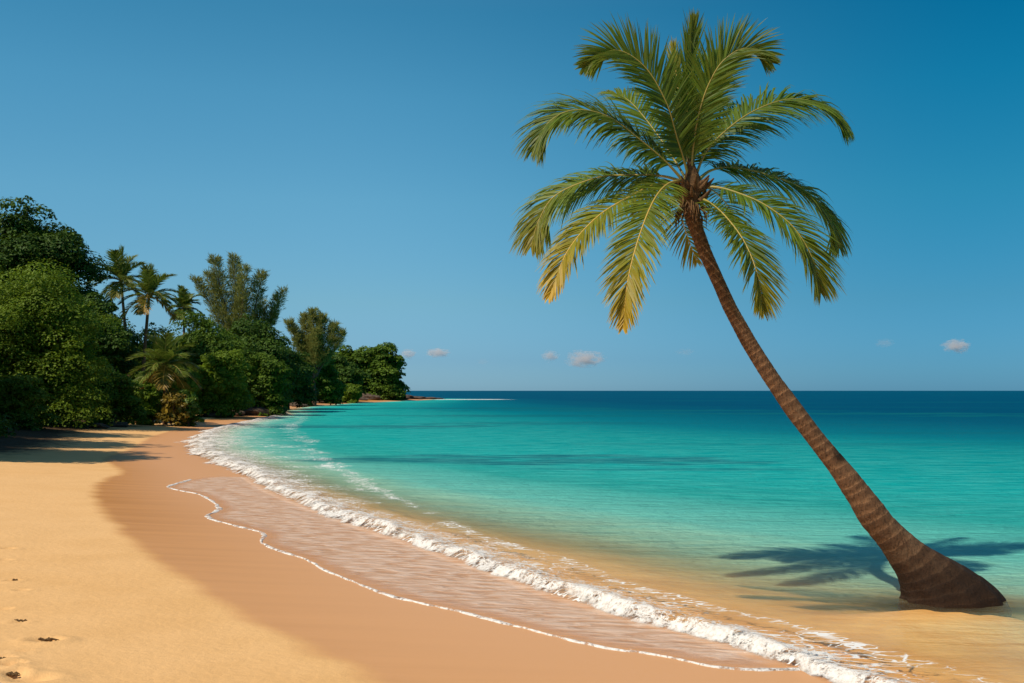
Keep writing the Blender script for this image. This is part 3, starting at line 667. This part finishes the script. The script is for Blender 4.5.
T_ = [
 # name, px, top, bottom, Y, width px, material, label
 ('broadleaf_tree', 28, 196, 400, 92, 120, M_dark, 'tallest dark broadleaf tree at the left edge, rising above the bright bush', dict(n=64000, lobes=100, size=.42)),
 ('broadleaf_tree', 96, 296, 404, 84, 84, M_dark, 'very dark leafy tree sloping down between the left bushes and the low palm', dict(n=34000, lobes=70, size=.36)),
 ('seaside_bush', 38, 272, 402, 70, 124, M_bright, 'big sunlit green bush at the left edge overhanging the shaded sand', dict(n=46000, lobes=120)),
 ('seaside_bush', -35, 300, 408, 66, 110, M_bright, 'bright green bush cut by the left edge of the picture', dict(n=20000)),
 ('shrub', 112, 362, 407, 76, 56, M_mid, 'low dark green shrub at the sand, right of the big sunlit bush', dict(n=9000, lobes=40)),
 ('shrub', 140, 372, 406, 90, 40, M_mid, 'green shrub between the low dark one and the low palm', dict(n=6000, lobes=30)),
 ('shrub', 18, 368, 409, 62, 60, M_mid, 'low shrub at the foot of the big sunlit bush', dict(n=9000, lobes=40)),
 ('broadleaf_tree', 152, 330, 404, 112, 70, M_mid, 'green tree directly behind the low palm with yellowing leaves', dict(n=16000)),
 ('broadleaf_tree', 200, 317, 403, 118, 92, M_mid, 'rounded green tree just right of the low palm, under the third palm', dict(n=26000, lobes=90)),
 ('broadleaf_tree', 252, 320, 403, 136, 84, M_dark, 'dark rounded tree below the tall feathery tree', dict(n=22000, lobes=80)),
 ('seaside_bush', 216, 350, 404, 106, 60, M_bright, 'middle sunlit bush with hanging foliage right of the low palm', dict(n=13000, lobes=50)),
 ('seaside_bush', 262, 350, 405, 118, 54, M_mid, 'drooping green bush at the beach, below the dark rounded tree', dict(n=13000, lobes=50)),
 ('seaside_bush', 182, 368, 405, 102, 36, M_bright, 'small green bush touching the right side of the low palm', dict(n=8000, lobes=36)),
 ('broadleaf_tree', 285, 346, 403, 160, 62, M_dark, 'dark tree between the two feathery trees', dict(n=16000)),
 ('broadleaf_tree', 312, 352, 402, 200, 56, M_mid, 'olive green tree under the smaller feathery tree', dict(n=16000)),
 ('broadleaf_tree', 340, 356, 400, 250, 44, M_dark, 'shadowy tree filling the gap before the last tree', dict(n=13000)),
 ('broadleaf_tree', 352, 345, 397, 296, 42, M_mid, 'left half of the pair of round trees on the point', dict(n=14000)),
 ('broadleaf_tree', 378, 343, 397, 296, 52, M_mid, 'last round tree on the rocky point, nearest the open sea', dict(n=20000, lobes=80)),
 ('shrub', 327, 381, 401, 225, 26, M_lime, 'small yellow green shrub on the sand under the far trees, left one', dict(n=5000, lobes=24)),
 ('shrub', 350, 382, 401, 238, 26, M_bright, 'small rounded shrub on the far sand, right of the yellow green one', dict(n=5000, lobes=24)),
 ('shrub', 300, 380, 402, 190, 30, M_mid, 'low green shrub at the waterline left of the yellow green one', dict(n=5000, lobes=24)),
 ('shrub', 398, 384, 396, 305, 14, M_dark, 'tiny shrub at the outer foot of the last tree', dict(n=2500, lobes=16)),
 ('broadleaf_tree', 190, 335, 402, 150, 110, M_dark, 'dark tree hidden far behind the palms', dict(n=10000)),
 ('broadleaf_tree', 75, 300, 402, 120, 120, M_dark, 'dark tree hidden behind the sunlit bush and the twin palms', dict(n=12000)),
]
for k, (nm, px, pt, pb, yc, wp, mt, lab, kw) in enumerate(T_):
    broadleaf(nm, px, pt, pb, yc, wp, mt, 300+k*7, lab, 'bush' if 'bush' in nm else ('shrub' if nm == 'shrub' else 'tree'), **kw)
# trees standing just left of the picture, whose shade falls on the sand
for k, (x, y, w, h, lab) in enumerate([(-24,37,7,8.6,'leafy tree outside the left edge second from the camera'),
        (-26,38,8,10.8,'leafy tree outside the left edge third from the camera'),(-30,46,8.5,12,'leafy tree outside the left edge fourth from the camera'),(-34.5,55,9,13,'leafy tree outside the left edge next to the cut bush'),(-29,34,7.5,9.6,'tall rear-row tree beyond the left edge, nearest the camera'),(-33,38,9,12.5,'tall rear-row tree beyond the left edge, second nearest'),(-38.5,48,9,13.5,'tall rear-row tree beyond the left edge, third nearest'),(-44,58,10,14.5,'tall rear-row tree beyond the left edge, farthest away')]):
    zg = z_at(x, y); root = empty('broadleaf_tree', (x, y, zg)); tag(root, lab+', shading the sand', 'tree')
    v, f, cs = crown(w, h*.72, w, 900+k, 15000, .30, 60); mesh_obj('crown', v+np.array([0, 0, h*.64]), f, M_mid, root, smooth=False)
    tr_, lb = limbs(cs, h*.6, .22, h, 910+k, 12); v, f = join(tr_); mesh_obj('trunk', v, f, M_bark, root); v, f = join(lb); mesh_obj('branches', v, f, M_bark, root)

# dense undergrowth filling the ground under the trees
def undergrowth():
    r = np.random.default_rng(77); P = TREELINE[(TREELINE[:,1] > 20) & (TREELINE[:,1] < 345) & (TREELINE[:,0] > -60)]
    P = resample(P, lambda y: .016*y+.3); T = np.gradient(P, axis=0); T /= np.hypot(T[:,0], T[:,1])[:,None]; Nn = np.stack([-T[:,1], T[:,0]], 1)
    Cs = []; Ns = []; Ss = []
    for k in range(len(P)):
        yc = P[k,1]
        for q in range(3):
            off = .6+q*2.2+r.random()*1.5; c = P[k]+Nn[k]*off+r.normal(size=2)*.5; rad = (.55+.45*q)*(.8+.5*r.random())*min(1.6, .8+yc/160)
            zg = gz(c[0], c[1]); m = 150 if q < 2 else 110
            d = r.normal(size=(m, 3)); d /= np.linalg.norm(d, axis=1)[:,None]; d[:,2] = np.abs(d[:,2])
            Cs.append(np.array([c[0], c[1], zg])+d*rad*np.array([1.3, 1.3, 1.5])*(.75+.3*r.random((m, 1)))); n = d+r.normal(size=(m, 3))*.5; Ns.append(n/np.linalg.norm(n, axis=1)[:,None]); Ss.append(np.full(m, max(.22, .0038*yc)))
    C_ = np.vstack(Cs); N_ = np.vstack(Ns); S_ = np.concatenate(Ss); V, Fq = leaves(C_, N_, S_, r, .7)
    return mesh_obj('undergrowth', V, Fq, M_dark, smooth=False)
tag(undergrowth(), 'dense dark green undergrowth along the back of the beach, under the trees', kind='stuff')

# casuarinas: several rising stems carrying feathery sprays
def casuarina(px, ptop, Yc, wpx, stems, seed, label, n=240):
    r = np.random.default_rng(seed); x = (px-CX)/F*Yc; zg = z_at(x, Yc); H = CZ-(ptop-HY)/F*Yc-zg; W = wpx/F*Yc
    root = empty('casuarina_tree', (x, Yc, zg)); tag(root, label, 'tree'); wood = []; LV = []; LN = []; LD = []
    for (dx, hh, cur) in stems:
        sx = dx*W/2; top = np.array([sx, r.normal()*W*.15, H*hh])
        P, L = bez([np.array([0, 0, H*.25]), np.array([sx*.30, top[1]*.3, H*.25+(H*hh-H*.25)*.35]), np.array([sx*(.70+cur), top[1]*.7, H*.25+(H*hh-H*.25)*.72]), top], 30)
        wood.append(tube(P, np.linspace(.22, .03, 30), 6))
        for k in range(int(n*hh)):
            u = .22+.78*r.random()**.8; p = np.array([np.interp(u, np.linspace(0, 1, 30), P[:,c]) for c in range(3)])
            a = r.random()*6.28; up = .75+.5*r.random(); d = np.array([math.cos(a), math.sin(a), up]); d /= np.linalg.norm(d)
            l = W*.17*(1.15-u)*(.4+1.1*r.random())+.4
            m = 13; tt = r.random(m)**.7; q = p+d*l*tt[:,None]+np.array([0, 0, -1])*(tt**2*l*.15)[:,None]+r.normal(size=(m, 3))*.16
            LV.append(q); dd = d+r.normal(size=(m, 3))*.38; LD.append(dd/np.linalg.norm(dd, axis=1)[:,None])
    LV = np.vstack(LV); LD = np.vstack(LD); nn = len(LV); s = np.cross(LD, r.normal(size=(nn, 3))); s /= np.linalg.norm(s, axis=1)[:,None]
    l = (.45+.5*r.random(nn))[:,None]*Yc/150; w = .040*Yc/150
    V = np.stack([LV, LV+LD*l*.5-s*w, LV+LD*l, LV+LD*l*.5+s*w], 1).reshape(-1, 3)
    mesh_obj('crown', V, np.arange(nn*4).reshape(nn, 4), M_cas, root, smooth=False)
    wood_t = [tube(bez([np.array([0, 0, -.4]), np.array([.1, 0, H*.12]), np.array([0, 0, H*.28])], 8)[0], np.linspace(.5, .3, 8), 9)]
    v, f = join(wood_t); mesh_obj('trunk', v, f, M_bark, root); v, f = join(wood); mesh_obj('branches', v, f, M_bark, root)
casuarina(238, 262, 150, 92, [(-.85,.86,-.1),(-.55,.90,0),(-.40,1.0,0),(-.12,1.03,0),(.30,.93,0),(.60,.90,.05),(.95,.80,.12),(.80,.66,.12),(.1,.8,0),(.5,.72,.1)], 5, 'tall feathery casuarina with spreading upright plumes above the green trees')
casuarina(314, 312, 195, 56, [(-.85,.88,0),(-.4,.96,0),(0,1.0,0),(.35,.95,0),(.75,.86,.1),(1.0,.78,.1),(.2,.8,0),(-.6,.75,0)], 9, 'smaller olive feathery casuarina beside the last round trees', 220)

# far palms
def far_palm(px, hub, Yc, frpx, seed, label, dead=False, lean=0, nf=18, pbase=405):
    r = np.random.default_rng(seed); x = (px-CX)/F*Yc; zg = z_at(x, Yc); H = CZ-(hub-HY)/F*Yc-zg; L = frpx/F*Yc
    root = empty('palm_tree', (x, Yc, zg)); tag(root, label, 'palm tree', None)
    P, _ = bez([np.array([lean, 0, -.4]), np.array([lean*.7, 0, H*.4]), np.array([0, 0, H])], 14); v, f = tube(P, np.linspace(.22, .13, 14), 9)
    mesh_obj('trunk', v, f, M_palmbark, root, attrs={'ring': v[:,2]*6, 'hz': v[:,2]+5})
    for k in range(nf):
        a = k*2.39996+r.random()*.4; el = R(np.interp(k/nf, [0, .35, .75, 1], [80, 45, 5, -35])+r.normal()*6)
        h = np.array([math.cos(a), math.sin(a), 0]); d = h*math.cos(el)+np.array([0, 0, math.sin(el)]); l = L*(.85+.3*r.random())
        path = []; p = np.array([0, 0, H]); dd = d.copy()
        for j in range(6): path.append(p.copy()); p = p+dd*l/5; dd = dd+np.array([0, 0, -.26]); dd /= np.linalg.norm(dd)
        dr = (.0, .15) if k < nf*.8 else ((.5, 1) if dead else (.1, .4))
        lf, rb = frond_mesh(path, (0, 0, 1), count=46, leaf=L*.28, width=.095*Yc/100, segs=2, droop=.9, seed=seed*31+k, dry0=dr[0], dry1=dr[1], ribr=.05)
        fo = mesh_obj('frond', lf[0], lf[1], M_fp, root, smooth=False, attrs={'dry': lf[2]})
        mesh_obj('midrib', rb[0], rb[1], M_rib, fo, attrs={'dry': rb[2]})
far_palm(121, 281, 108, 32, 11, 'taller of the twin coconut palms behind the bushes at left', lean=1.0)
far_palm(149, 296, 98, 33, 12, 'right and lower of the twin coconut palms at left', lean=-.8, dead=True)
far_palm(184, 308, 132, 20, 13, 'small distant palm peeping above the rounded green tree')
far_palm(165, 367, 82, 36, 14, 'low palm at the beach with yellow and orange dead leaves', dead=True, nf=26)
# yellow-orange dry growth at the foot of the low palm
def dry_bush(px, pt, pb, Yc, wp, mt, seed, lab, n): return broadleaf('shrub', px, pt, pb, Yc, wp, mt, seed, lab, 'shrub', n=n, lobes=24, size=.26)
dry_bush(173, 387, 406, 80, 30, M_orange, 701, 'orange yellow dry shrub at the foot of the low palm', 1900)
dry_bush(188, 385, 406, 81, 26, M_lime, 702, 'bright green weedy shrub right of the orange dry one', 3500)
dry_bush(150, 378, 406, 80, 26, M_bright, 703, 'green shrub left of the orange dry one, under the low palm', 4000)

# ------------------------------------------------------------------ rocks, driftwood
import bmesh
def rock(px, py, Yc, w, h, seed, label, mat=M_rock, name='rock', group=None, d=None):
    bm = bmesh.new(); bmesh.ops.create_icosphere(bm, subdivisions=3, radius=1.0); r = np.random.default_rng(seed)
    V = np.array([v.co[:] for v in bm.verts]); s = r.random()*50
    for q in range(6):
        n = r.normal(size=3); n /= np.linalg.norm(n); c = .55+.3*r.random(); dd = V@n; V -= n*np.clip(dd-c, 0, None)[:,None]
    V *= (1+.22*fbm(V[:,0]*1.6+s, V[:,1]*1.6+V[:,2]*1.3, seed, 3))[:,None]
    V *= np.array([w/2, (d or w*.7)/2, h/2])
    for v, c in zip(bm.verts, V): v.co = c
    me = bpy.data.meshes.new(name); bm.to_mesh(me); bm.free(); me.materials.append(mat)
    me.polygons.foreach_set('use_smooth', np.ones(len(me.polygons), bool) if mat is M_pale else np.zeros(len(me.polygons), bool))
    x = (px-CX)/F*Yc; o = bpy.data.objects.new(name, me); COL.objects.link(o)
    zz = max(z_at(x, Yc), -.1)+h*.28 if py is None else CZ-(py-HY)/F*Yc
    o.location = (x, Yc, zz); o.rotation_euler = (0, 0, r.random()*.6-.3)
    return tag(o, label, 'rock' if name == 'rock' else 'stone', group)
G = 'low dark rocks off the point'
for k, (px, yc, w, h) in enumerate([(384,300,8,1.8),(392,318,7,1.7),(399,326,9,1.6),(406,333,7,1.2),(413,338,8,1.3),(420,340,7,.9),(427,344,8,.9),(434,346,6,.7),(440,350,4,.5),(402,312,6,1.0),(415,330,5,.8),(395,305,6,1.1)]):
    rock(px, None, yc, w, h, 40+k, 'low dark rock in the flat reef running out from the point', group=G, d=9)
G2 = 'dark rocks on the sand under the far trees'
for k, (px, yc, w, h) in enumerate([(372,285,6,1.8),(360,275,5,1.4),(366,290,6,2.2),(348,262,4,1.2),(336,262,5,1.2),(318,222,4,1.0),(306,200,4,1.2),(294,186,4,1.1),(300,182,3,.8)]):
    rock(px, None, yc, w, h, 80+k, 'dark brown rock on the shaded sand under the far trees', group=G2)
G3 = 'dark rocks at the foot of the near trees'
for k, (px, yc, w, h) in enumerate([(245,118,4.5,1.6),(256,116,3.5,1.3),(234,112,3,1.0),(266,126,3.5,1.2),(276,140,3,1.0),(225,108,2.4,.8),(212,104,2.0,.7),(120,74,1.6,.5),(98,70,1.8,.5),(136,82,1.6,.5)]):
    rock(px, None, yc, w, h, 120+k, 'dark rock lying in the shade at the foot of the beach trees', group=G3)
rock(12, None, 66, .45, .40, 160, 'left of two small pale stones in the shade under the sunlit bush', M_pale, 'pale_stone')
rock(35, None, 64, .42, .38, 161, 'right of two small pale stones in the shade under the sunlit bush', M_pale, 'pale_stone')
def branch(px0_, py0_, px1_, py1_, rad, seed, label):
    r = np.random.default_rng(seed); a = np.array([*at(px0_, py0_), 0]); b = np.array([*at(px1_, py1_), 0]); a[2] = gz(a[0], a[1])+rad*.5; b[2] = gz(b[0], b[1])+rad*.3
    L = np.linalg.norm(b-a); m1 = a+(b-a)*.35+np.array([0, 0, .12*L*.4]); m2 = a+(b-a)*.7+np.array([0, .1*L, .02])
    P, _ = bez([a, m1, m2, b], 16); parts = [tube(P, np.linspace(rad, rad*.3, 16), 8)]
    for k in range(5):
        s = P[4+2*k]; e = s+np.array([r.normal()*.35, r.normal()*.3, .12+.25*r.random()])*L*.35
        if e[2] < s[2]: e[2] = s[2]
        parts.append(tube([s, (s+e)/2+np.array([0, 0, .04*L]), e], [rad*.45, rad*.3, rad*.08], 6))
    v, f = join(parts); o = mesh_obj('driftwood', v-a, f, M_drift); o.location = a; tag(o, label, 'driftwood')
branch(28, 415, 8, 414, .10, 1, 'fallen branch at the left edge under the sunlit bush')
branch(45, 420, 30, 417, .08, 2, 'pale twiggy branch on shaded sand below the two pale stones')
branch(128, 409, 104, 411, .12, 3, 'dark driftwood branch in front of the low dark green shrub')
branch(88, 412, 60, 410, .14, 4, 'long fallen log in the shade right of the pale stones')
branch(200, 405, 184, 404, .12, 5, 'branch lying where the beach meets the trees right of the low palm')

M_scrap = mat_bark('dark_scrap', (.06, .035, .015), (.16, .09, .035), 40, .005)
def weed(px, py, w, seed, label):  # dark scraps added over the footprint dents to make them read darker
    w *= .65; r = np.random.default_rng(seed); x, y = at(px, py); z = gz(x, y); parts = []
    for k in range(7):
        a = r.normal()*.5+(3.14 if r.random() < .5 else 0); l = w*(.3+.4*r.random()); p = np.array([r.normal()*w*.12, r.normal()*w*.08, .004])
        parts.append(tube([p, p+np.array([math.cos(a)*l*.5, math.sin(a)*l*.35, .012+.012*r.random()]), p+np.array([math.cos(a)*l, math.sin(a)*l*.5+r.normal()*.01, .003])], [.010, .012, .003], 5))
    v, f = join(parts); o = mesh_obj('dark_scrap', v, f, M_scrap); o.location = (x, y, z-.012); tag(o, label, 'dark_mark', 'added dark bits on the dry sand')
weed(20, 621, .20, 1, 'small added dark wisp on dry sand, topmost of those at lower left')
weed(49, 640, .26, 2, 'largest added dark tuft, beside the footprint at lower left')
weed(3, 659, .18, 3, 'added dark scrap cut by the left picture edge')
weed(12, 674, .18, 4, 'added dark scrap near the bottom left corner')
weed(24, 669, .13, 5, 'tiny added dark scrap, right of the one nearest the corner')
weed(15, 580, .12, 6, 'tiny added dark scrap, farthest up the sand at left')

# ------------------------------------------------------------------ clouds, small and low over the horizon
def mat_cloud(seed, dens):
    m, nt, out = new_mat('cloud_vapour'); b = NB(nt)
    tc = b.n('ShaderNodeTexCoord'); vo = b.n('ShaderNodeVolumePrincipled'); vo.inputs['Color'].default_value = (1, .93, .90, 1); vo.inputs['Anisotropy'].default_value = .2
    sub = b.n('ShaderNodeVectorMath', operation='LENGTH'); b.lk(tc.outputs['Object'], sub.inputs[0])
    mp = b.n('ShaderNodeMapping'); b.lk(tc.outputs['Object'], mp.inputs[0]); mp.inputs['Location'].default_value = (seed*3.1, seed, 0)
    nz = b.noise(mp.outputs[0], 2.3, 6, .68)
    den = b.mr(b.math('SUBTRACT', b.math('MULTIPLY', b.math('SUBTRACT', nz, .22), 2.0), b.math('MULTIPLY', sub.outputs['Value'], .60)), .0, .45, 0, dens)
    b.lk(den, vo.inputs['Density']); b.lk(vo.outputs[0], out.inputs['Volume']); return m
def cloud(px, py, w, h, seed, label, dens=.03):
    Yc = 6000; x = (px-CX)/F*Yc; z = CZ-(py-HY)/F*Yc; bm = bmesh.new(); bmesh.ops.create_icosphere(bm, subdivisions=4, radius=1.0)
    for v in bm.verts:
        k = 1+.12*math.sin(v.co.x*5+seed)+.1*math.sin(v.co.y*6+v.co.z*5+seed*2)
        v.co = v.co*k
    me = bpy.data.meshes.new('cloud'); bm.to_mesh(me); bm.free(); me.materials.append(mat_cloud(seed, dens))
    o = bpy.data.objects.new('cloud', me); COL.objects.link(o); o.location = (x, Yc, z); o.scale = (w/2/F*Yc, w/3/F*Yc, h/2/F*Yc)
    tag(o, label, 'cloud', 'small clouds low over the horizon')
cloud(408, 354, 20, 12, 1, 'small puffy cloud just right of the last tree, left of a pair')
cloud(437, 353, 30, 11, 2, 'small elongated cloud, right of the pair beside the last tree')
cloud(550, 356, 20, 13, 3, 'small faint cloud left of the brightest middle cloud')
cloud(584, 359, 42, 20, 4, 'largest middle cloud, peaked, below the hanging yellow frond')
cloud(483, 362, 16, 8, 5, 'very faint tiny cloud above the open sea left of centre', .004)
cloud(885, 343, 22, 10, 6, 'small cloud to the right of the palm trunk, fainter one', .007)
cloud(956, 346, 32, 16, 7, 'brightest wedge shaped cloud near the right edge')
cloud(685, 352, 24, 9, 8, 'faint cloud directly left of the palm trunk', .004)

# ------------------------------------------------------------------ light, sky, camera
w = bpy.data.worlds.new('World'); sc.world = w; w.use_nodes = True; nt = w.node_tree; b = NB(nt)
bg = nt.nodes['Background']; sky = nt.nodes.new('ShaderNodeTexSky'); sky.sky_type = 'NISHITA'; sky.sun_disc = False
SUN_EL, SUN_AZ = R(49), math.atan2(-.80, -.60)       # azimuth of the sun seen from the beach: left and a little behind
sx, sy = math.sin(SUN_AZ), math.cos(SUN_AZ)           # (x, y) of the direction to the sun
sky.sun_elevation = SUN_EL; sky.sun_rotation = SUN_AZ
sky.altitude = 0; sky.air_density = 1.0; sky.dust_density = .3; sky.ozone_density = 1.5
geo = nt.nodes.new('ShaderNodeTexCoord'); sep = nt.nodes.new('ShaderNodeSeparateXYZ'); nt.links.new(geo.outputs['Generated'], sep.inputs[0])
# clear, dry air: the sky's own colour deepened with height, more so away from the sun
LEFT = [(0.37, 0.7, 1.223), (0.341, 0.635, 1.071), (0.446, 0.772, 0.962), (0.489, 0.977, 1.071), (0.416, 1.048, 1.124), (0.3, 0.994, 1.081)]
RIGHT = [(0.138, 0.413, 0.848), (0.134, 0.416, 0.791), (0.129, 0.45, 0.674), (0.082, 0.568, 0.705), (0.028, 0.607, 0.756), (0.007, 0.582, 0.756)]
zz_ = [.0055, .03, .087, .184, .279, .353]
def skyramp(c): return b.ramp(sep.outputs['Z'], [(z, q) for z, q in zip(zz_, c)]+[(.75, (.75, .95, 1.0))])
az = b.mr(sep.outputs['X'], -.22, .44)
ml = b.mix(az, skyramp(LEFT), skyramp(RIGHT)); nt.links.new(b.mix(1.0, sky.outputs[0], ml, 'MULTIPLY'), bg.inputs[0]); bg.inputs[1].default_value = .09
sl = bpy.data.lights.new('sun', 'SUN'); sl.energy = 4.2; sl.angle = R(.9); sl.color = (1, .90, .74)
so = bpy.data.objects.new('sun', sl); COL.objects.link(so)
import mathutils
dirv = mathutils.Vector((sx*math.cos(SUN_EL), sy*math.cos(SUN_EL), math.sin(SUN_EL)))
so.rotation_euler = dirv.to_track_quat('Z', 'Y').to_euler(); so.location = (-20, -10, 40)
cam = bpy.data.cameras.new('camera'); co = bpy.data.objects.new('camera', cam); COL.objects.link(co); sc.camera = co
co.location = (0, 0, CZ); co.rotation_euler = (R(90), 0, 0); cam.sensor_width = 36; cam.lens = 36*F/1024; cam.shift_y = (HY-341.5)/1024
cam.clip_start = .1; cam.clip_end = 40000
sc.view_settings.view_transform = 'Standard'; sc.view_settings.look = 'None'; sc.view_settings.exposure = .15; sc.view_settings.gamma = 1
sc.render.engine = 'CYCLES'; sc.cycles.max_bounces = 8; sc.cycles.transparent_max_bounces = 16; sc.cycles.volume_bounces = 2
